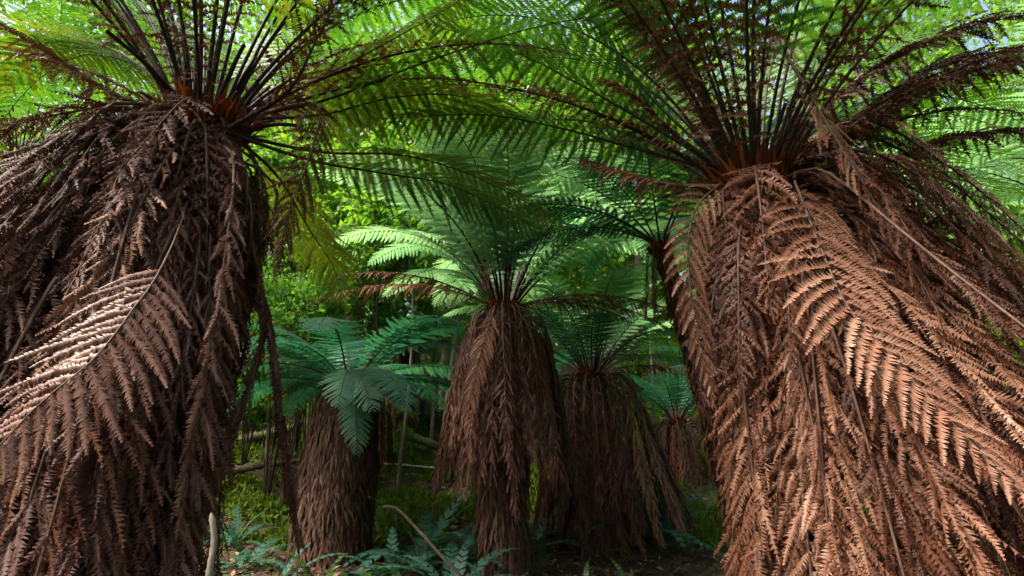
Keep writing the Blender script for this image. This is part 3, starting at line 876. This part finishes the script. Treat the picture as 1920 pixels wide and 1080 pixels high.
# ---- slender leaning fern between the far fern and the large right one
cN = at(1238, 455, 3.3)
bN = at(1410, 960, 3.3)
NF, tN = fern_root('slender dark leaning tree fern trunk beside the rusty skirt', cN, lean=(cN[0] - bN[0], 0.0), radii=(0.11, 0.08, 0.065, 0.06), chips=1300, chipsize=(0.03, 0.09), hair=0.08)
for k in range(13):
    place(NF, tN, 'mid_teal', k * 2.399 + 2.5, int(rng.choice([1, 2, 3, 3])), rng.uniform(0.75, 0.95), r=0.01)
place(NF, tN, 'mid_teal', math.pi - 0.2, 2, 0.9)
place(NF, tN, 'mid_green', math.pi + 0.2, 3, 0.8)
for k in range(5):
    place(NF, tN, 'skirt_mid', rng.uniform(0, 6.28), None, 0.5, r=-0.04, name='dead_frond')

# ---- more ferns further back, mostly hidden
for (x, y, d), lab, key, sc in (
        ((2060, 400, 4.0), 'tree fern sending bright fronds in at the right edge', 'mid_green', 1.25),
        ((40, 300, 4.4), 'tree fern with bright fronds peeping out behind the upper left skirt', 'near_green', 0.9),
        ((765, 655, 7.6), 'small blue green tree fern among the far trunks', 'mid_teal', 0.8),
        ((1480, 560, 7.0), 'tree fern hidden behind the lit rusty skirt', 'mid_green', 1.1)):
    cc = at(x, y, d)
    T_, tt_ = fern_root(lab, cc, radii=(0.2, 0.16, 0.14, 0.12), chips=300, hair=0.12)
    for k in range(18):
        place(T_, tt_, key, k * 2.399 + x, int(rng.choice([0, 1, 2, 2, 3, 3])), sc * rng.uniform(0.85, 1.05), r=0.03)
    if x == 2060:
        for pts in ([(x, y, d), (1930, 300, 3.5), (1780, 330, 3.1), (1640, 400, 2.8)], [(x, y, d), (1950, 220, 3.7), (1800, 200, 3.4), (1650, 250, 3.1)],
                    [(x, y, d), (1950, 400, 3.5), (1820, 440, 3.1), (1720, 520, 2.8)]):
            own_frond(T_, P3(pts), M['green'], M['stalk'], **GK)
    for k in range(10):
        place(T_, tt_, 'skirt_mid', face_az(cc) + rng.uniform(-2, 2), None, 1.0, dz=-0.05, name='dead_frond')

# ------------------------------------------------------------------ ground ferns
def simple_frond(name, L, W, e0, e1, leaf, stalk, n_p=22, drift=0.0):
    P, _ = resample(arc_path(L, e0, e1, 1.2, drift, r0=0.01), 40)
    T = nrm(np.gradient(P, axis=0))
    side = np.array((0, 1.0, 0))
    S = nrm(side[None] - (T @ side)[:, None] * T)
    N = np.cross(T, S)
    s = np.linspace(0.12, 0.99, n_p)
    t = (s - 0.12) / 0.88
    prof = (t + 0.12) ** 0.5 * (1.03 - t) ** 0.7
    prof /= prof.max()
    ix = np.clip((s * 39).astype(int), 0, 39)
    V, Fq, Ft, vr = [], [], [], []
    k = 0
    hw = L / n_p * 0.46
    for sg in (1, -1):
        for i, tt in zip(range(n_p), t):
            p, T_, S_, N_ = P[ix[i]], T[ix[i]], S[ix[i]], N[ix[i]]
            d = S_ * sg * math.sin(R(74 - 25 * tt)) + T_ * math.cos(R(74 - 25 * tt)) + N_ * 0.12
            l_ = W * prof[i] * rng.uniform(0.92, 1.06)
            m1 = p + d * l_ * 0.5
            tip = p + d * l_ * 0.97 + T_ * l_ * 0.18 - UP * l_ * 0.15
            V += [p - T_ * hw * 0.8, p + T_ * hw * 0.8, m1 + T_ * hw * 0.95, m1 - T_ * hw * 0.75, tip]
            Fq.append((k, k + 1, k + 2, k + 3) if sg < 0 else (k + 3, k + 2, k + 1, k)); Ft.append((k + 3, k + 2, k + 4) if sg < 0 else (k + 4, k + 2, k + 3)); k += 5
            vr += [rng.random()] * 5
    return mesh_np(name, np.array(V), [(np.array(Fq), 0), (np.array(Ft), 0)], [leaf], vr), stalk_mesh(name + '_stalk', P, 0.004, 0.001, stalk, 4)


GF = {}
for key, leaf in (('blech', M['blech']), ('lush', M['lush'])):
    GF[key] = [simple_frond('ground_frond', 0.6, 0.075, a, b, leaf, M['stalkgreen'], 26, dr) for a, b, dr in ((75, 20, 10), (60, -10, -12), (45, -30, 8), (28, -40, -10))]


def ground_fern(x, y, d, label, key='blech', n=13, sc=1.0, group='ground ferns'):
    p = at(x, y, d)
    z = float(ground_z(p[0], p[1]))
    root = thing('ground_fern', label, 'fern', (p[0], p[1], z), group)
    sc *= 1.2 if key == 'blech' else 0.95
    for k in range(n):
        pair = GF[key][rng.integers(4)]
        s = sc * rng.uniform(0.75, 1.1)
        put_frond(root, pair, 0.0, k * 2.399 + x, s)
    return root


for a in ((800, 960, 4.1, 'large blue green ground fern with broad upright fronds between two trunks', 'blech', 16, 1.05),
          (850, 1040, 3.4, 'low blue green ground fern at the foot of the middle trunk', 'blech', 11, 0.75),
          (885, 1000, 3.9, 'ground fern tucked against the bare middle trunk', 'blech', 10, 0.7),
          (1240, 985, 4.6, 'blue green ground fern under the distant conical skirt', 'blech', 14, 1.0),
          (1005, 960, 4.6, 'ground fern peeping out between the two brown skirts', 'blech', 9, 0.7),
          (790, 770, 8.0, 'ground fern on the far mossy slope below the thin pale trunk', 'blech', 12, 1.1),
          (440, 1035, 2.7, 'bright green ground fern beside the pale stick', 'lush', 11, 0.7),
          (345, 1065, 1.6, 'small bright ground fern at the foot of the dark skirt', 'lush', 9, 0.5),
          (600, 1070, 3.2, 'lush bright ground fern in front of the shaggy short trunk', 'lush', 14, 0.6),
          (680, 1075, 3.1, 'low lush fern right of the shaggy short trunk', 'lush', 13, 0.55),
          (760, 1070, 3.1, 'lush fern beside the arched fallen branch', 'lush', 12, 0.55),
          (455, 900, 4.5, 'pale ground fern near the foot of the dangling dead frond', 'blech', 9, 0.6),
          (520, 1050, 3.2, 'dark ground fern under the dangling dead frond', 'blech', 9, 0.6),
          (1180, 1065, 3.6, 'small yellow green fern on the litter below the long skirt', 'lush', 6, 0.45),
          (735, 1000, 3.7, 'blue green ground fern against the right side of the shaggy short trunk', 'blech', 11, 0.7),
          (930, 1060, 3.2, 'blue green ground fern in front of the bare middle trunk', 'blech', 8, 0.5),
          (470, 960, 3.9, 'blue green ground fern left of the shaggy short trunk', 'blech', 9, 0.6),
          (1095, 1075, 3.5, 'tiny green fern on bare litter at the bottom edge', 'lush', 6, 0.35)):
    ground_fern(*a)

# ------------------------------------------------------------------ forest trees
BARK = {
    'grey': noise_mat('bark_grey', [(0.3, (0.05, 0.04, 0.032)), (0.6, (0.13, 0.11, 0.09)), (0.8, (0.24, 0.21, 0.18))], 7, 0.9, 0.8, (1, 1, 0.3), second=[(2.5, 0.52, 0.62, (0.06, 0.085, 0.02))]),
    'red': noise_mat('bark_red', [(0.3, (0.05, 0.028, 0.02)), (0.6, (0.16, 0.09, 0.07)), (0.8, (0.28, 0.2, 0.17))], 8, 0.85, 0.8, (1, 1, 0.25), second=[(3.0, 0.56, 0.66, (0.06, 0.08, 0.02))]),
    'moss': noise_mat('bark_mossy', [(0.3, (0.02, 0.018, 0.012)), (0.6, (0.06, 0.055, 0.03)), (0.8, (0.10, 0.10, 0.05))], 9, 0.95, 0.8, (1, 1, 0.5), second=[(3.0, 0.45, 0.6, (0.06, 0.085, 0.015))]),
    'pale': noise_mat('bark_pale', [(0.3, (0.12, 0.10, 0.075)), (0.6, (0.25, 0.22, 0.17)), (0.8, (0.36, 0.33, 0.27))], 10, 0.85, 0.5, (1, 1, 0.4), second=[(4.0, 0.55, 0.65, (0.10, 0.12, 0.03))]),
}


BARK['dark'] = noise_mat('bark_dark', [(0.3, (0.018, 0.011, 0.008)), (0.6, (0.05, 0.03, 0.022)), (0.8, (0.10, 0.07, 0.05))], 14, 0.9, 0.9, (1, 1, 0.5), second=[(7.0, 0.55, 0.66, (0.04, 0.055, 0.015))])


def leaf_cloud(name, clusters, per, size, mat, g):
    """clusters (n,4): centre and radius; leaves spread through each with gaps between"""
    n = len(clusters) * per
    ci = np.repeat(np.arange(len(clusters)), per)
    c = clusters[ci, :3]
    r = clusters[ci, 3]
    d = nrm(g.normal(size=(n, 3))) * (g.random(n) ** 0.45)[:, None] * r[:, None] * np.array((1, 1, 0.55))
    # leaves sit in small sprays
    spray = np.repeat(g.normal(size=(n // 5 + 1, 3)), 5, axis=0)[:n]
    d = d * 0.45 + spray * r[:, None] * 0.42 * np.array((1, 1, 0.6))
    p = c + d
    a = nrm(g.normal(size=(n, 3)) + np.array((0, 0, -0.3)))
    w = nrm(np.cross(a, UP[None] + 0.6 * g.normal(size=(n, 3))))
    s = size * (0.6 + 0.8 * g.random(n))
    q = np.cross(a, w)
    V = np.stack([p, p + a * (s * .45)[:, None] + w * (s * .27)[:, None] + q * (s * .06)[:, None], p + a * s[:, None],
                  p + a * (s * .45)[:, None] - w * (s * .27)[:, None] + q * (s * .06)[:, None]], axis=1)
    i = np.arange(n)[:, None] * 4
    vr = np.repeat(np.clip(0.5 * g.random(n) + 0.5 * g.random(len(clusters))[ci], 0, 1), 4)
    return mesh_np(name, V.reshape(-1, 3), [(i + np.array([[0, 1, 2]]), 0), (i + np.array([[0, 2, 3]]), 0)], [mat], vr)


def forest_tree(pts, r, bark, label, top, crown_r, leaf='leaf', n_limb=7, per=170, leafsize=0.09, from_s=0.45, group='forest trees behind the ferns', ncl=4):
    """trunk along pts (pixels and depth), then on up to height top"""
    W_ = [at(*p) for p in pts]
    b = W_[0].copy()
    d = nrm(W_[-1] - W_[-2])
    end = W_[-1].copy()
    if top > end[2]:
        dd = nrm(d * np.array((0.5, 0.5, 1.0)) + UP * 0.3)
        end2 = end + dd * ((top - end[2]) / max(dd[2], 0.2))
        W_.append((end + end2) / 2 + rng.normal(size=3) * 0.1)
        W_.append(end2)
    gz = float(ground_z(b[0], b[1]))
    if b[2] > gz - 0.05:
        b2 = b.copy(); b2[2] = gz - 0.1
        W_.insert(0, b2)
    root = thing('forest_tree', label, 'tree', W_[0], group)
    loc = [w - W_[0] for w in W_]
    P, L = resample(loc, 46)
    V, Q = tube_arrays(P, r * (1.15 - 0.9 * np.linspace(0, 1, 46)), 12, 0.07, rng)
    tr = link('trunk', mesh_np('trunk', V, [(Q, 0)], [BARK[bark]], smooth=True), root)
    cl = []
    for k in range(n_limb):
        s = from_s + (1 - from_s) * (k + rng.random()) / n_limb
        p0 = P[int(s * 45)]
        a = k * 2.4 + rng.random()
        ln = crown_r * rng.uniform(0.55, 1.0)
        dv = np.array((math.cos(a), math.sin(a), rng.uniform(0.1, 0.7)))
        pts_ = [p0, p0 + dv * ln * 0.5 + rng.normal(size=3) * 0.06 * ln, p0 + dv * ln * np.array((1, 1, 0.8)) + rng.normal(size=3) * 0.08 * ln]
        lp, _ = resample(pts_, 12)
        rr = max(r * 0.4 * (1.1 - s), 0.012)
        link('limb', tube('limb', lp, np.linspace(rr, rr * 0.2, 12), BARK[bark], 5), root)
        for q in range(ncl):
            f = rng.uniform(0.45, 1.05)
            cl.append((*(p0 + (lp[-1] - p0) * f + rng.normal(size=3) * 0.25 * ln), ln * rng.uniform(0.28, 0.5)))
    cl = np.array(cl)
    link('crown', leaf_cloud('crown', cl, per, leafsize, M[leaf], rng), root)
    return root


TREES = [
    ([(462, 700, 7.0), (478, 620, 7.0), (520, 430, 7.0)], 0.15, 'grey', 'grey mossy trunk leaning right behind the dangling dead frond', 7.0, 2.0, 'leaf'),
    ([(652, 720, 8.0), (660, 600, 8.0), (690, 440, 8.0)], 0.19, 'red', 'reddish flaky trunk behind the short blue green fern', 8.0, 2.2, 'leaf'),
    ([(640, 715, 7.4), (700, 610, 7.4), (760, 545, 7.4), (880, 480, 7.4)], 0.11, 'moss', 'dark mossy trunk leaning hard to the right', 5.2, 1.6, 'leaf'),
    ([(765, 720, 7.8), (775, 640, 7.8), (810, 540, 7.8)], 0.15, 'moss', 'mossy greenish trunk between the leaning trunk and the middle fern', 7.0, 2.0, 'leafbright'),
    ([(825, 880, 6.2), (841, 732, 6.2), (862, 577, 6.2)], 0.032, 'grey', 'thin pale sapling trunk close left of the middle fern', 5.5, 1.4, 'leafbright'),
    ([(832, 700, 9.0), (838, 600, 9.0), (845, 500, 9.0)], 0.06, 'pale', 'slim pale trunk far behind the thin sapling', 8.0, 1.8, 'leafbright'),
    ([(1238, 800, 11.0), (1240, 650, 11.0), (1236, 500, 11.0)], 0.12, 'pale', 'pale straight trunk seen over the distant conical skirt', 9.0, 2.2, 'leafbright'),
    ([(1195, 800, 9.5), (1190, 600, 9.5), (1200, 420, 9.5)], 0.10, 'grey', 'grey trunk behind the slender leaning fern', 8.0, 2.0, 'leaf'),
    ([(560, 720, 9.0), (566, 600, 9.0), (570, 450, 9.0)], 0.09, 'pale', 'slim grey trunk between grey leaning trunk and reddish trunk', 8.0, 2.2, 'leafbright'),
    ([(610, 700, 10.0), (612, 600, 10.0), (620, 450, 10.0)], 0.06, 'pale', 'very slim straight trunk left of the reddish trunk', 9.0, 2.4, 'leafbright'),
    ([(1020, 720, 10.0), (1030, 400, 10.0), (1040, 200, 10.0)], 0.13, 'grey', 'trunk hidden behind the middle fern crown', 10.0, 2.8, 'leafbright'),
    ([(1600, 700, 8.0), (1610, 400, 8.0), (1620, 200, 8.0)], 0.15, 'grey', 'tall tree behind the right fern crown', 9.5, 2.8, 'leafbright'),
    ([(1700, 700, 7.5), (1705, 400, 7.5), (1710, 200, 7.5)], 0.10, 'moss', 'slim mossy tree behind the dead fronds at right', 9.0, 2.8, 'leafbright'),
    ([(2010, 700, 8.6), (2015, 400, 8.6), (2020, 200, 8.6)], 0.12, 'grey', 'leafy tree beyond the right edge of the rusty skirt', 8.0, 2.8, 'leafbright'),
    ([(250, 700, 13.0), (255, 300, 13.0), (260, 100, 13.0)], 0.15, 'grey', 'tall tree behind the left fern crown', 10.0, 3.0, 'leafbright'),
    ([(-40, 700, 12.0), (-30, 300, 12.0), (-20, 100, 12.0)], 0.13, 'moss', 'tall tree at the far left edge behind the skirt', 8.0, 2.6, 'leafbright'),
    ([(720, 700, 12.0), (725, 400, 12.0), (730, 200, 12.0)], 0.16, 'grey', 'tall tree in the distance above the leaning trunk', 12.0, 3.2, 'leafbright'),
    ([(1160, 700, 13.0), (1150, 300, 13.0), (1140, 100, 13.0)], 0.16, 'grey', 'tall tree in the distance left of the right fern crown', 12.0, 3.0, 'leafbright'),
    ([(900, 700, 14.0), (905, 300, 14.0), (910, 100, 14.0)], 0.16, 'grey', 'tall distant tree straight above the middle fern', 13.0, 3.4, 'leafbright'),
]
for x, y0, y1, d, lean_, r_ in ((498, 880, 430, 6.3, 22, 0.022), (585, 860, 440, 6.6, -14, 0.018), (690, 880, 500, 6.0, 16, 0.016), (748, 890, 560, 5.8, 26, 0.02), (722, 880, 560, 6.4, -18, 0.014), (806, 860, 500, 7.0, 10, 0.024), (1222, 900, 560, 7.4, -8, 0.022)):
    TREES.append(([(x, y0, d), (x + lean_ * 0.5 + 6, (y0 + y1) / 2, d), (x + lean_, y1, d)], r_, 'grey' if r_ > 0.017 else 'dark', {498: 'thin pale sapling right beside the dangling dead frond', 585: 'very thin pale sapling left of the short blue green crown',
        690: 'thin dark sapling rising behind the short fern crown', 748: 'thin curved pale sapling right of the short fern', 722: 'thinnest dark sapling right of the short fern', 806: 'pale sapling between the short fern and the middle fern',
        1222: 'pale sapling between the long skirt and the slender leaning fern'}[x], 4.5, 0.9, 'leafbright'))
for t in TREES:
    forest_tree(t[0], t[1], t[2], t[3], t[4], t[5] * (1.0 if t[0][0][2] > 8.5 else 0.75), t[6], n_limb=9, per=260 if t[0][0][2] > 8.5 else 80, leafsize=0.12 if t[0][0][2] > 8.5 else 0.09, from_s=0.3 if t[0][0][2] > 8.5 else 0.5)

# leafy bushes of the understorey
def bush(x, y, d, r, label, n=10, leaf='leafbright', per=160):
    p = at(x, y, d)
    gz = float(ground_z(p[0], p[1]))
    root = thing('leafy_bush', label, 'bush', (p[0], p[1], gz), 'understorey bushes')
    h = p[2] - gz
    cl = []
    for k in range(n):
        a = k * 2.4
        e = np.array((math.cos(a) * r * rng.uniform(0.3, 1), math.sin(a) * r * rng.uniform(.3, 1), h + rng.uniform(-0.7, 0.7) * r))
        lp, _ = resample([(0, 0, -0.05), e * np.array((0.3, 0.3, 0.55)), e], 12)
        link('stem', tube('stem', lp, np.linspace(0.007, 0.0025, 12), BARK['dark'], 5), root)
        for q in range(3):
            cl.append((*(e * rng.uniform(0.7, 1.08) + rng.normal(size=3) * 0.1 * r), r * rng.uniform(0.2, 0.36)))
    link('foliage', leaf_cloud('foliage', np.array(cl), per, 0.055, M[leaf], rng), root)


bush(540, 590, 5.4, 0.75, 'bright leafy bush left of the short blue green fern', 12)
bush(575, 515, 5.3, 0.6, 'bright leafy bush under the drooping yellow green frond', 12)
bush(480, 680, 5.8, 0.5, 'low bright bush at the edge of the dark skirt', 9)
bush(800, 640, 9.0, 1.1, 'yellow green bush between the mossy trunk and the middle fern', 12)
bush(1210, 830, 8.5, 0.7, 'bright bush right of the long brown skirt', 10)
bush(600, 590, 6.0, 0.8, 'bright small leaved bush above the short blue green fern', 14)
bush(600, 400, 6.5, 0.9, 'bright bush high under the arching fronds', 12)
bush(1230, 700, 9.5, 0.9, 'pale leafy bush behind the slender leaning fern', 10)
bush(735, 790, 6.4, 0.35, 'thin dark stemmed shrub on the mossy slope', 7, 'leaf', 40)


def far_forest():
    cl = []
    for k in range(820):
        a = rng.uniform(-64, 64)
        d = rng.uniform(15, 26)
        z = rng.uniform(1.5, 15) + 0.12 * d
        if 20 < a < 29 and z > 10:
            if rng.random() < 0.8:
                continue
        cl.append((d * math.sin(R(a)), d * math.cos(R(a)), z, rng.uniform(0.8, 1.7)))
    for k in range(230):
        a, d = rng.uniform(-40, 40), rng.uniform(13, 21)
        cl.append((d * math.sin(R(a)), d * math.cos(R(a)), rng.uniform(2.0, 7.5), rng.uniform(0.7, 1.3)))
    for k in range(190):
        a, d = rng.uniform(36, 82) * (1 if rng.random() < 0.5 else -1), rng.uniform(8.5, 15)
        cl.append((d * math.sin(R(a)), d * math.cos(R(a)), rng.uniform(0.3, 5.5), rng.uniform(0.7, 1.3)))
    for k in range(330):                                     # the same wood goes on all round, added unseen to block low sky light
        a = rng.uniform(62, 298)
        d = rng.uniform(9, 16)
        cl.append((d * math.sin(R(a)), d * math.cos(R(a)), rng.uniform(0.5, 10.5 if a < 225 else 4.0), rng.uniform(1.0, 1.9)))
    o = stuff(link('far_forest', leaf_cloud('far_forest', np.array(cl), 110, 0.26, M['leafbright'], rng)))
    tag(o, 'sunlit yellow green forest foliage far behind the ferns', 'forest')


far_forest()

# ------------------------------------------------------------------ fallen wood
def stick(name, label, pts, r0, r1, bark, cat, group=None, rest=True):
    W_ = [at(*p) for p in pts]
    root = W_[0]
    P, L = resample([w - root for w in W_], 30)
    prof = np.linspace(r0, r1, 30); prof[0] *= 0.02; prof[-1] *= 0.02; prof[1] *= 0.8; prof[-2] *= 0.75
    V, Q = tube_arrays(P, prof, 10, 0.10, rng)
    o = link(name, mesh_np(name, V, [(Q, 0)], [BARK[bark]], smooth=True), None, root)
    tag(o, label, cat, group)


stick('fallen_branch', 'arched brown fallen branch between the short trunk and the middle trunk', [(715, 950, 3.9), (745, 955, 3.75), (790, 1000, 3.5), (830, 1045, 3.3), (870, 1085, 3.15)], 0.011, 0.008, 'dark', 'branch', 'fallen wood')
stick('upright_stick', 'pale barkless stick standing at the foot of the dark left skirt', [(392, 1150, 1.5), (394, 1070, 1.5), (402, 1010, 1.5), (396, 960, 1.5)], 0.011, 0.007, 'pale', 'stick', 'fallen wood')
stick('fallen_log', 'mossy log lying across the slope at left', [(440, 830, 6.5), (500, 815, 6.6), (560, 800, 6.7)], 0.07, 0.05, 'moss', 'log', 'fallen wood')
stick('fallen_log', 'thin pale fallen pole on the slope left of the middle skirt', [(700, 868, 6.0), (760, 872, 6.0), (822, 878, 6.0)], 0.012, 0.008, 'pale', 'log', 'fallen wood')
stick('fallen_log', 'dark log beneath the mossy slope behind the dangling frond', [(430, 885, 5.6), (490, 872, 5.6), (585, 862, 5.7)], 0.045, 0.03, 'dark', 'log', 'fallen wood')
stick('fallen_log', 'bright mossy log on the slope between short fern and middle fern', [(740, 810, 7.0), (790, 825, 6.9), (850, 850, 6.8)], 0.06, 0.05, 'moss', 'log', 'fallen wood')
